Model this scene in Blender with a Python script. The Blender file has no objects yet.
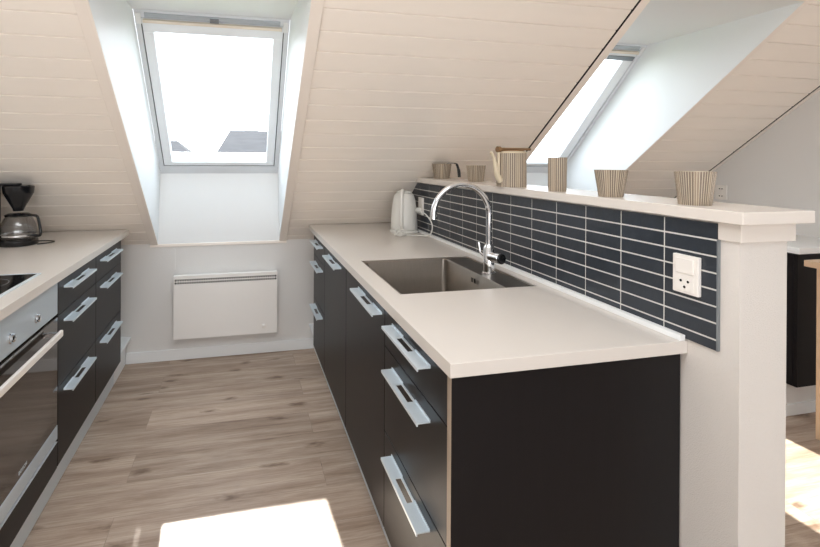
import bpy, bmesh, math, random
from mathutils import Vector, Matrix
random.seed(7)
S = bpy.context.scene
COL = S.collection

# ------------------------------------------------------------------ camera
CAM_H = 1.3421; YAW = 0.2251; PITCH = 0.0024; ROLL = 0.0047; FPX = 472.32
cam = bpy.data.cameras.new('camera'); camo = bpy.data.objects.new('camera', cam); COL.objects.link(camo)
cam.sensor_fit = 'HORIZONTAL'; cam.sensor_width = 36.0; cam.lens = FPX / 820 * 36
cam.shift_x = (410 - 350.0) / 820; cam.shift_y = (160.51 - 273.5) / 820
cam.clip_start = 0.03; cam.clip_end = 300
camo.matrix_world = (Matrix.Translation((0, 0, CAM_H)) @ Matrix.Rotation(-YAW, 4, 'Z')
                     @ Matrix.Rotation(math.pi / 2 - PITCH, 4, 'X') @ Matrix.Rotation(ROLL, 4, 'Z'))
S.camera = camo

# ------------------------------------------------------------------ world, sun, added fill lights, exposure
w = bpy.data.worlds.new('sky'); S.world = w; w.use_nodes = True
nt = w.node_tree; bgn = nt.nodes['Background']
tc = nt.nodes.new('ShaderNodeTexCoord'); sp = nt.nodes.new('ShaderNodeSeparateXYZ'); rp = nt.nodes.new('ShaderNodeValToRGB')
nt.links.new(tc.outputs['Generated'], sp.inputs[0]); nt.links.new(sp.outputs['Z'], rp.inputs[0])
rp.color_ramp.elements[0].position = 0.0; rp.color_ramp.elements[0].color = (0.93, 0.95, 1.0, 1)
rp.color_ramp.elements[1].position = 0.7; rp.color_ramp.elements[1].color = (0.80, 0.89, 1.0, 1)
nt.links.new(rp.outputs[0], bgn.inputs['Color']); bgn.inputs['Strength'].default_value = 2.5

sun = bpy.data.lights.new('sun', 'SUN'); sun.energy = 9.0; sun.angle = math.radians(0.6); sun.color = (1.0, 0.96, 0.9)
suno = bpy.data.objects.new('sun', sun); COL.objects.link(suno); suno.location = (-1, 9, 8)
suno.rotation_euler = Vector((0.165, -1.42, -1.32)).to_track_quat('-Z', 'Y').to_euler()

def area(name, loc, target, sx, sy, power, color):
    l = bpy.data.lights.new(name, 'AREA'); l.shape = 'RECTANGLE'; l.size = sx; l.size_y = sy; l.energy = power; l.color = color
    o = bpy.data.objects.new(name, l); COL.objects.link(o); o.location = loc
    o.rotation_euler = (Vector(target) - Vector(loc)).to_track_quat('-Z', 'Y').to_euler()
    return o
area('rear_fill_light', (-0.1, -2.45, 1.25), (-0.1, 0.6, 2.7), 2.8, 1.5, 38, (0.96, 0.97, 1.0))  # added fill from behind the camera; the rear wall has no window
area('overhead_fill_light', (-0.1, 0.45, 2.5), (-0.1, 0.45, 0), 1.8, 0.9, 12, (0.97, 0.98, 1.0))  # added unseen fill from overhead, brightens aisle floor and worktops

S.view_settings.view_transform = 'Standard'; S.view_settings.look = 'None'
S.view_settings.gamma = 1; S.view_settings.use_curve_mapping = False
S.view_settings.exposure = 1.24
S.cycles.max_bounces = 12; S.cycles.diffuse_bounces = 6; S.cycles.transparent_max_bounces = 12
S.cycles.sample_clamp_indirect = 6; S.cycles.caustics_reflective = False; S.cycles.caustics_refractive = False

# ------------------------------------------------------------------ helpers
def srgb(r, g, b):
    f = lambda c: (c / 255 / 12.92) if c / 255 <= 0.04045 else ((c / 255 + 0.055) / 1.055) ** 2.4
    return (f(r), f(g), f(b), 1)

def mat(name, color, rough=0.5, metal=0.0, noise=0.0, nscale=40.0, bump=0.0, bscale=200.0, stretch=(1, 1, 1), spec=0.5, aniso=0):
    m = bpy.data.materials.new(name); m.use_nodes = True
    n = m.node_tree.nodes; L = m.node_tree.links; b = n['Principled BSDF']
    b.inputs['Base Color'].default_value = color; b.inputs['Roughness'].default_value = rough
    b.inputs['Metallic'].default_value = metal; b.inputs['Specular IOR Level'].default_value = spec
    t = n.new('ShaderNodeTexCoord'); mp = n.new('ShaderNodeMapping'); mp.inputs['Scale'].default_value = stretch
    L.new(t.outputs['Object'], mp.inputs[0])
    nz = n.new('ShaderNodeTexNoise'); nz.inputs['Scale'].default_value = nscale; nz.inputs['Detail'].default_value = 4
    L.new(mp.outputs[0], nz.inputs['Vector'])
    if noise > 0:
        mx = n.new('ShaderNodeMix'); mx.data_type = 'RGBA'
        mx.inputs['A'].default_value = tuple(c * (1 - noise) for c in color[:3]) + (1,)
        mx.inputs['B'].default_value = tuple(min(1, c * (1 + noise)) for c in color[:3]) + (1,)
        L.new(nz.outputs['Fac'], mx.inputs['Factor']); L.new(mx.outputs['Result'], b.inputs['Base Color'])
    if bump > 0:
        nb = n.new('ShaderNodeTexNoise'); nb.inputs['Scale'].default_value = bscale; nb.inputs['Detail'].default_value = 3
        L.new(mp.outputs[0], nb.inputs['Vector'])
        bp = n.new('ShaderNodeBump'); bp.inputs['Strength'].default_value = bump; bp.inputs['Distance'].default_value = 0.002
        L.new(nb.outputs['Fac'], bp.inputs['Height']); L.new(bp.outputs[0], b.inputs['Normal'])
    return m

M = {}
M['wall'] = mat('wall_paint', srgb(222, 220, 217), 0.75, noise=0.015, nscale=6, bump=0.35, bscale=220)
M['weave'] = mat('woven_wallpaper_paint', srgb(216, 211, 205), 0.7, noise=0.02, nscale=300, bump=0.6, bscale=420)
M['board'] = mat('painted_ceiling_boards', srgb(246, 238, 228), 0.5, noise=0.025, nscale=5, stretch=(0.6, 4, 4), bump=0.12, bscale=120)
M['barcream'] = mat('pale_varnished_bar', srgb(232, 222, 206), 0.35)
M['ventgrey'] = mat('pale_grey_vent', srgb(176, 184, 190), 0.4, 0.2)
M['trimp'] = mat('painted_trim', srgb(244, 235, 225), 0.4, noise=0.01, nscale=8)
M['shelf'] = mat('shelf_lacquer', srgb(222, 215, 207), 0.22)
M['gap'] = mat('gap_shade', srgb(26, 21, 18), 0.9)  # near-black colour that paints the shade in the open board joints
M['white'] = mat('satin_white_paint', srgb(236, 238, 238), 0.45, noise=0.01, nscale=4)
M['wframe'] = mat('window_lacquer', srgb(222, 226, 230), 0.3, noise=0.01)
M['sash'] = mat('window_sash_lacquer', srgb(238, 242, 245), 0.3, noise=0.015)
M['gasket'] = mat('rubber_gasket', srgb(60, 62, 62), 0.7)
M['greymetal'] = mat('grey_aluminium', srgb(140, 146, 150), 0.35, 0.6)
M['worktop'] = mat('worktop_laminate', srgb(210, 204, 197), 0.32, noise=0.02, nscale=3, spec=0.5)
M['black'] = mat('black_brown_laminate', srgb(24, 22, 23), 0.38, noise=0.15, nscale=9, stretch=(6, 6, 0.6), bump=0.04, bscale=60, spec=0.18)
M['carcass'] = mat('cabinet_carcass', srgb(60, 57, 55), 0.6)
M['edge'] = mat('lit_panel_edging', srgb(150, 134, 118), 0.5)  # paler than the panel: light caught by the edge, put into the colour
M['alu'] = mat('satin_aluminium', srgb(216, 226, 232), 0.36, 0.35, noise=0.03, nscale=60, stretch=(8, 1, 8))
M['steel'] = mat('brushed_steel', srgb(185, 186, 188), 0.27, 1.0, noise=0.06, nscale=50, stretch=(1, 8, 1), bump=0.1, bscale=100)
M['steelp'] = mat('oven_panel_steel', srgb(186, 197, 205), 0.42, 0.35, noise=0.03, nscale=60, stretch=(1, 1, 10))
M['sink'] = mat('sink_steel', srgb(138, 131, 123), 0.32, 1.0, noise=0.08, nscale=30, stretch=(6, 1, 1), bump=0.1, bscale=80)
M['chrome'] = mat('chrome', srgb(225, 226, 228), 0.06, 1.0)
M['plastic'] = mat('white_plastic', srgb(234, 230, 224), 0.3)
M['kettle'] = mat('kettle_white_plastic', srgb(222, 221, 215), 0.32)
M['heater'] = mat('heater_enamel', srgb(238, 235, 231), 0.35, noise=0.01)
M['slot'] = mat('dark_slot', srgb(40, 40, 40), 0.7)
M['blackp'] = mat('black_plastic', srgb(18, 19, 22), 0.25)
M['hobglass'] = mat('ceramic_glass', srgb(14, 15, 17), 0.08)
M['ovenglass'] = mat('oven_door_glass', srgb(52, 46, 42), 0.05, spec=1.0)
M['ovenwin'] = mat('oven_window_glass', srgb(66, 60, 56), 0.05, spec=1.0)
M['stripeL'] = mat('cream_glaze', srgb(205, 193, 174), 0.35)
M['stripeD'] = mat('brown_grey_stripe_glaze', srgb(122, 108, 92), 0.4)
M['stripeM'] = mat('tan_stripe_glaze', srgb(150, 134, 114), 0.4)
M['cream'] = mat('cream_stoneware', srgb(206, 192, 166), 0.35)
M['wood'] = mat('teak', srgb(126, 96, 64), 0.45, noise=0.2, nscale=30, stretch=(2, 9, 9))
M['lightwood'] = mat('light_oak', srgb(206, 176, 146), 0.45, noise=0.08, nscale=14, stretch=(2, 9, 2))
M['tile'] = mat('slate_blue_tile', srgb(42, 48, 56), 0.33, noise=0.28, nscale=22, bump=0.4, bscale=45)
M['grout'] = mat('grout', srgb(226, 224, 218), 0.8)
M['rooftile'] = mat('slate_roof_tiles', srgb(66, 66, 69), 0.9, noise=0.35, nscale=2, stretch=(1, 3, 3), spec=0.05)
M['render'] = mat('house_render', srgb(225, 222, 215), 0.9, noise=0.03)
M['grass'] = mat('lawn', srgb(130, 145, 100), 0.95, noise=0.2, nscale=2)
M['darkwater'] = mat('coffee_tinted_interior', srgb(120, 110, 96), 0.3)

def glass_mat(name, tint, gloss):
    m = bpy.data.materials.new(name); m.use_nodes = True; n = m.node_tree.nodes; L = m.node_tree.links
    n.clear(); out = n.new('ShaderNodeOutputMaterial'); mx = n.new('ShaderNodeMixShader')
    t = n.new('ShaderNodeBsdfTransparent'); t.inputs[0].default_value = tint
    g = n.new('ShaderNodeBsdfGlossy'); g.inputs['Roughness'].default_value = 0.02
    fr = n.new('ShaderNodeLayerWeight'); fr.inputs['Blend'].default_value = 0.5
    pw = n.new('ShaderNodeMath'); pw.operation = 'POWER'; pw.inputs[1].default_value = 4.0; L.new(fr.outputs['Facing'], pw.inputs[0])
    ma = n.new('ShaderNodeMath'); ma.operation = 'MULTIPLY_ADD'; ma.inputs[1].default_value = 0.5; ma.inputs[2].default_value = gloss; L.new(pw.outputs[0], ma.inputs[0])
    L.new(ma.outputs[0], mx.inputs[0]); L.new(t.outputs[0], mx.inputs[1]); L.new(g.outputs[0], mx.inputs[2]); L.new(mx.outputs[0], out.inputs[0])
    return m
M['glass'] = glass_mat('window_pane_glass', (0.95, 0.97, 0.97, 1), 0.03)
M['carafe'] = glass_mat('carafe_glass', (0.88, 0.88, 0.88, 1), 0.07)

def floor_mat():
    m = bpy.data.materials.new('oak_laminate_floor'); m.use_nodes = True; n = m.node_tree.nodes; L = m.node_tree.links
    b = n['Principled BSDF']; b.inputs['Roughness'].default_value = 0.42; b.inputs['Specular IOR Level'].default_value = 0.4
    t = n.new('ShaderNodeTexCoord')
    br = n.new('ShaderNodeTexBrick'); br.inputs['Scale'].default_value = 1.0; br.inputs['Brick Width'].default_value = 1.28
    br.inputs['Row Height'].default_value = 0.193; br.inputs['Mortar Size'].default_value = 0.0011; br.offset = 0.37; br.offset_frequency = 2
    br.inputs['Color1'].default_value = (0, 0, 0, 1); br.inputs['Color2'].default_value = (1, 1, 1, 1); br.inputs['Mortar'].default_value = (0.5, 0.5, 0.5, 1)
    mo = n.new('ShaderNodeMapping'); mo.inputs['Location'].default_value = (0.46, 0.02, 0)
    L.new(t.outputs['Object'], mo.inputs[0]); L.new(mo.outputs[0], br.inputs['Vector'])
    # per-plank shift of the grain
    off = n.new('ShaderNodeVectorMath'); off.operation = 'MULTIPLY_ADD'
    off.inputs[1].default_value = (7.3, 3.1, 0); L.new(br.outputs['Color'], off.inputs[0]); L.new(t.outputs['Object'], off.inputs[2])
    def noise(scale, vec, detail=5, rough=0.6, dist=0.0):
        mp = n.new('ShaderNodeMapping'); mp.inputs['Scale'].default_value = vec; L.new(off.outputs[0], mp.inputs[0])
        z = n.new('ShaderNodeTexNoise'); z.inputs['Scale'].default_value = scale; z.inputs['Detail'].default_value = detail
        z.inputs['Roughness'].default_value = rough; z.inputs['Distortion'].default_value = dist; L.new(mp.outputs[0], z.inputs['Vector']); return z
    g1 = noise(1.6, (0.8, 9, 1), 6, 0.62, 0.35)
    g2 = noise(6, (1.2, 22, 1), 6, 0.7, 0.4)
    cr = n.new('ShaderNodeValToRGB'); e = cr.color_ramp.elements
    e[0].position = 0.30; e[0].color = srgb(146, 122, 104); e[1].position = 0.72; e[1].color = srgb(206, 188, 171)
    e.new(0.5).color = srgb(182, 161, 143)
    L.new(g1.outputs['Fac'], cr.inputs[0])
    cr2 = n.new('ShaderNodeValToRGB'); e = cr2.color_ramp.elements
    e[0].position = 0.3; e[0].color = (0.66, 0.62, 0.59, 1); e[1].position = 0.62; e[1].color = (1, 1, 1, 1); L.new(g2.outputs['Fac'], cr2.inputs[0])
    mul = n.new('ShaderNodeMix'); mul.data_type = 'RGBA'; mul.blend_type = 'MULTIPLY'; mul.inputs['Factor'].default_value = 0.95
    L.new(cr.outputs[0], mul.inputs['A']); L.new(cr2.outputs[0], mul.inputs['B'])
    # knots and cracks
    mpk = n.new('ShaderNodeMapping'); mpk.inputs['Scale'].default_value = (1.9, 5.2, 1); L.new(off.outputs[0], mpk.inputs[0])
    nd = noise(9, (1, 2.5, 1), 3, 0.6)
    add = n.new('ShaderNodeVectorMath'); add.operation = 'MULTIPLY_ADD'; add.inputs[1].default_value = (0.35, 0.35, 0)
    L.new(nd.outputs['Color'], add.inputs[0]); L.new(mpk.outputs[0], add.inputs[2])
    vo = n.new('ShaderNodeTexVoronoi'); vo.voronoi_dimensions = '2D'; vo.inputs['Scale'].default_value = 1.0; vo.inputs['Randomness'].default_value = 1.0; L.new(add.outputs[0], vo.inputs['Vector'])
    kr = n.new('ShaderNodeValToRGB'); e = kr.color_ramp.elements
    e[0].position = 0.02; e[0].color = (0.40, 0.33, 0.28, 1); e[1].position = 0.12; e[1].color = (1, 1, 1, 1); L.new(vo.outputs['Distance'], kr.inputs[0])
    mul2 = n.new('ShaderNodeMix'); mul2.data_type = 'RGBA'; mul2.blend_type = 'MULTIPLY'; mul2.inputs['Factor'].default_value = 0.9
    L.new(mul.outputs['Result'], mul2.inputs['A']); L.new(kr.outputs[0], mul2.inputs['B'])
    # plank tone + seams
    tone = n.new('ShaderNodeMapRange'); tone.inputs['To Min'].default_value = 0.9; tone.inputs['To Max'].default_value = 1.08
    L.new(br.outputs['Color'], tone.inputs['Value'])
    sm = n.new('ShaderNodeMath'); sm.operation = 'MULTIPLY_ADD'; sm.inputs[1].default_value = -0.28; L.new(br.outputs['Fac'], sm.inputs[0]); L.new(tone.outputs[0], sm.inputs[2])
    vm = n.new('ShaderNodeVectorMath'); vm.operation = 'SCALE'; L.new(mul2.outputs['Result'], vm.inputs[0]); L.new(sm.outputs[0], vm.inputs['Scale'])
    L.new(vm.outputs[0], b.inputs['Base Color'])
    bp = n.new('ShaderNodeBump'); bp.inputs['Strength'].default_value = 0.2; bp.inputs['Distance'].default_value = 0.001
    L.new(g2.outputs['Fac'], bp.inputs['Height']); L.new(bp.outputs[0], b.inputs['Normal'])
    return m
M['floor'] = floor_mat()

def box(bm, x0, x1, y0, y1, z0, z1):
    v = [bm.verts.new((x, y, z)) for z in (z0, z1) for (x, y) in ((x0, y0), (x1, y0), (x1, y1), (x0, y1))]
    for f in ((3, 2, 1, 0), (4, 5, 6, 7), (0, 1, 5, 4), (1, 2, 6, 5), (2, 3, 7, 6), (3, 0, 4, 7)):
        bm.faces.new([v[i] for i in f])
def prism(bm, pts, axis, a0, a1):
    """pts: 2-D outline in the other two axes (in xyz order), extruded along axis a0..a1"""
    def P(p, a):
        return {'x': (a, p[0], p[1]), 'y': (p[0], a, p[1]), 'z': (p[0], p[1], a)}[axis]
    A = [bm.verts.new(P(p, a0)) for p in pts]; B = [bm.verts.new(P(p, a1)) for p in pts]
    bm.faces.new(A); bm.faces.new(B[::-1]); k = len(pts)
    for i in range(k): bm.faces.new((A[i], B[i], B[(i + 1) % k], A[(i + 1) % k]))
def hexa(bm, c):
    """c: eight corners, bottom four then top four"""
    v = [bm.verts.new(p) for p in c]
    for f in ((3, 2, 1, 0), (4, 5, 6, 7), (0, 1, 5, 4), (1, 2, 6, 5), (2, 3, 7, 6), (3, 0, 4, 7)):
        bm.faces.new([v[i] for i in f])
def lathe(bm, prof, cx=0, cy=0, seg=32, sx=1.0, sy=1.0):
    rings = []
    for r, z in prof:
        if r < 1e-5: rings.append([bm.verts.new((cx, cy, z))])
        else: rings.append([bm.verts.new((cx + sx * r * math.cos(2 * math.pi * i / seg), cy + sy * r * math.sin(2 * math.pi * i / seg), z)) for i in range(seg)])
    for a, b in zip(rings, rings[1:]):
        if len(a) == 1 and len(b) == 1: continue
        for i in range(seg):
            j = (i + 1) % seg
            if len(a) == 1: bm.faces.new((a[0], b[i], b[j]))
            elif len(b) == 1: bm.faces.new((a[i], a[j], b[0]))
            else: bm.faces.new((a[i], a[j], b[j], b[i]))
def tube(bm, pts, rad, seg=10):
    pts = [Vector(p) for p in pts]; rad = rad if isinstance(rad, (list, tuple)) else [rad] * len(pts)
    rings = []; up = None
    for i, p in enumerate(pts):
        t = (pts[min(i + 1, len(pts) - 1)] - pts[max(i - 1, 0)]).normalized()
        if up is None:
            up = Vector((0, 0, 1)) if abs(t.z) < 0.9 else Vector((0, 1, 0))
        a = t.cross(up).normalized(); up = a.cross(t).normalized()
        rings.append([bm.verts.new(p + rad[i] * (math.cos(2 * math.pi * k / seg) * a + math.sin(2 * math.pi * k / seg) * up)) for k in range(seg)])
    for a, b in zip(rings, rings[1:]):
        for k in range(seg):
            bm.faces.new((a[k], a[(k + 1) % seg], b[(k + 1) % seg], b[k]))
    bm.faces.new(rings[0][::-1]); bm.faces.new(rings[-1])
def smooth_path(P, n=8):
    P = [Vector(p) for p in P]; out = []
    for i in range(len(P) - 1):
        p0, p1, p2, p3 = P[max(i - 1, 0)], P[i], P[i + 1], P[min(i + 2, len(P) - 1)]
        for k in range(n):
            t = k / n
            out.append(0.5 * ((2 * p1) + (p2 - p0) * t + (2 * p0 - 5 * p1 + 4 * p2 - p3) * t * t + (3 * p1 - p0 - 3 * p2 + p3) * t ** 3))
    out.append(P[-1]); return out

def obj(name, bm, m, parent=None, bevel=0.0, smooth=False, mats=None):
    bmesh.ops.recalc_face_normals(bm, faces=bm.faces[:])
    me = bpy.data.meshes.new(name); bm.to_mesh(me); bm.free()
    for x in (mats or [m]): me.materials.append(M[x] if isinstance(x, str) else x)
    o = bpy.data.objects.new(name, me); COL.objects.link(o)
    if smooth:
        for p in me.polygons: p.use_smooth = True
        me.set_sharp_from_angle(angle=math.radians(38))
    if bevel > 0:
        b = o.modifiers.new('bevel', 'BEVEL'); b.width = bevel; b.segments = 2; b.limit_method = 'ANGLE'; b.angle_limit = math.radians(35)
    if parent is not None:
        o.parent = parent; o.matrix_parent_inverse = parent_world(parent).inverted()
    return o
def parent_world(p):
    m = p.matrix_basis.copy()
    q = p
    while q.parent is not None:
        m = q.parent.matrix_basis @ q.matrix_parent_inverse @ m; q = q.parent
    return m
def thing(name, label, cat, loc=(0, 0, 0), group=None):
    o = bpy.data.objects.new(name, None); COL.objects.link(o); o.location = loc; o.empty_display_size = 0.05
    o['label'] = label; o['category'] = cat
    if group: o['group'] = group
    return o
def tag(o, label, cat, group=None):
    o['label'] = label; o['category'] = cat
    if group: o['group'] = group
    return o
def struct(o):
    o['kind'] = 'structure'; return o
def B(*a):
    bm = bmesh.new(); box(bm, *a); return bm
def B2(*boxes):
    bm = bmesh.new()
    for b in boxes: box(bm, *b)
    return bm

# ------------------------------------------------------------------ the room
YK = 3.3292; ZK = 0.7756; TH = 0.6566; ST, CT = math.sin(TH), math.cos(TH)
XL0 = -1.36; XG = 3.2575; YB = -2.6; ZC = 2.55
def RP(x, s, n=0.0):        # point on the sloping ceiling: s metres up the slope from the knee wall, n metres outwards
    return (x, YK - s * CT + n * ST, ZK + s * ST + n * CT)
def slopeY(z): return YK - (z - ZK) * CT / ST
S_TOP = (ZC - ZK) / ST
S_OP = (2.076 - ZK) / ST
OP1 = (-0.538, 0.257); OP2 = (1.71, 2.505)

struct(obj('floor', B(XL0 - 0.1, XG + 0.1, YB - 0.1, YK + 0.1, -0.08, 0.0), 'floor'))
bm = bmesh.new()
prism(bm, [(YK, -0.0), (YK + 0.12, -0.0), (YK + 0.12, 0.90), (YK + 0.03, ZK + 0.022), (YK, ZK)], 'x', XL0, OP1[0])
prism(bm, [(YK, -0.0), (YK + 0.12, -0.0), (YK + 0.12, ZK), (YK, ZK)], 'x', OP1[0], OP1[1])
prism(bm, [(YK, -0.0), (YK + 0.12, -0.0), (YK + 0.12, 0.90), (YK + 0.03, ZK + 0.022), (YK, ZK)], 'x', OP1[1], OP2[0])
prism(bm, [(YK, -0.0), (YK + 0.12, -0.0), (YK + 0.12, ZK), (YK, ZK)], 'x', OP2[0], OP2[1])
prism(bm, [(YK, -0.0), (YK + 0.12, -0.0), (YK + 0.12, 0.90), (YK + 0.03, ZK + 0.022), (YK, ZK)], 'x', OP2[1], XG)
struct(obj('wall_far', bm, 'wall'))

# ceiling planks with V grooves, cut round the two skylight openings
PITCH_B = 0.1083; PH = 0.057
bm = bmesh.new()
def plank(x0, x1, s0, s1):
    c = 0.003
    prof = [(s0, 0.014), (s0, 0.010), (s0 + c, 0.0), (s1 - c, 0.0), (s1, 0.010), (s1, 0.014)]
    A = [bm.verts.new(RP(x0, *p)) for p in prof]; Bv = [bm.verts.new(RP(x1, *p)) for p in prof]
    bm.faces.new(A); bm.faces.new(Bv[::-1])
    for i in range(6): bm.faces.new((A[i], Bv[i], Bv[(i + 1) % 6], A[(i + 1) % 6]))
TW = 0.05
k = -1
while PH + k * PITCH_B < S_TOP:
    s0 = max(0.0, PH + k * PITCH_B); s1 = min(S_TOP, PH + (k + 1) * PITCH_B); k += 1
    if s1 - s0 < 0.012: continue
    if s0 < S_OP + TW:
        e = min(s1, S_OP + TW)
        rs = [(XL0, OP1[0] - TW - 0.002), (OP1[1] + TW + 0.002, OP2[0] - TW - 0.002), (OP2[1] + 0.03, XG - 0.043)]
        for r in rs: plank(*r, s0, e)
        if s1 > e + 0.012: plank(XL0, XG - 0.043, e, s1)
    else: plank(XL0, XG - 0.043, s0, s1)
ceil = struct(obj('ceiling', bm, 'board'))
bm = bmesh.new()
def slab(x0, x1, s0, s1, n0, n1):
    hexa(bm, [RP(x0, s0, n0), RP(x1, s0, n0), RP(x1, s1, n0), RP(x0, s1, n0), RP(x0, s0, n1), RP(x1, s0, n1), RP(x1, s1, n1), RP(x0, s1, n1)])
for r in ((XL0 - 0.1, OP1[0] - 0.016), (OP1[1] + 0.016, OP2[0] - 0.016), (OP2[1] + 0.016, XG + 0.1)):
    slab(*r, 0.0, S_OP + 0.02, 0.0145, 0.30)
slab(XL0 - 0.1, XG + 0.1, S_OP + 0.02, S_TOP + 0.3, 0.0145, 0.30)
obj('roof_backing', bm, 'gap', ceil)
bm = bmesh.new()
box(bm, XL0, XG, YB, YK - S_TOP * CT, ZC, ZC + 0.1)
obj('flat_ceiling', bm, 'white', ceil)
# painted trims on the slope round the openings
def slope_trim(name, x0, x1, s0, s1, n0=-0.008, n1=-0.0005):
    global bm
    bm = bmesh.new(); slab(x0, x1, s0, s1, n0, n1)
    return struct(obj(name, bm, 'trimp', None, 0.0015))
slope_trim('trim_1', OP1[0] - TW, OP1[0], 0.0, S_OP)
slope_trim('trim_2', OP1[1], OP1[1] + TW, 0.0, S_OP)
slope_trim('trim_3', OP2[0] - TW + 0.008, OP2[0], 0.0, S_OP, -0.004)
slope_trim('trim_4', OP2[1], OP2[1] + 0.03, 0.0, S_OP, -0.004)
slope_trim('trim_5', XG - 0.027, XG - 0.001, 0.0, S_TOP, -0.002, 0.010)
slope_trim('trim_7', OP1[0] - TW - 0.004, OP1[1] + TW + 0.004, S_OP + 0.0005, S_OP + TW)
slope_trim('trim_8', OP2[0] - TW - 0.004, OP2[1] + 0.034, S_OP + 0.0005, S_OP + TW)
struct(obj('trim_6', B2((OP1[0] - TW, OP1[1] + TW, YK - 0.006, YK, ZK - 0.020, ZK - 0.001)), 'trimp', None, 0.001))

# near-black strips laid in to paint the shade of the joints at the board ends
bm = bmesh.new(); slab(OP2[0] - TW - 0.001, OP2[0] - TW + 0.0075, 0.0, S_OP, 0.002, 0.006); obj('joint_shade_strip', bm, 'gap', ceil)
bm = bmesh.new(); slab(XG - 0.042, XG - 0.028, 0.0, S_TOP, 0.002, 0.006); obj('joint_shade_strip', bm, 'gap', ceil)

# side and rear walls
def gable(name, x0, x1, m='wall'):
    bm = bmesh.new(); e = 0.012
    prism(bm, [(YB, 0), (YK, 0), (YK, ZK + e), (YK - S_TOP * CT, ZC + e), (YB, ZC + e)], 'x', x0, x1)
    return struct(obj(name, bm, m))
gable('wall_left', XL0 - 0.1, XL0)
gable('wall_right', XG, XG + 0.1)
struct(obj('wall_rear', B2((XL0, XG, YB - 0.1, YB, 0, ZC)), 'wall'))

# baseboards
struct(obj('baseboard_far', B(-0.732, 0.500, YK - 0.012, YK, 0.0, 0.072), 'white', None, 0.002))

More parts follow.
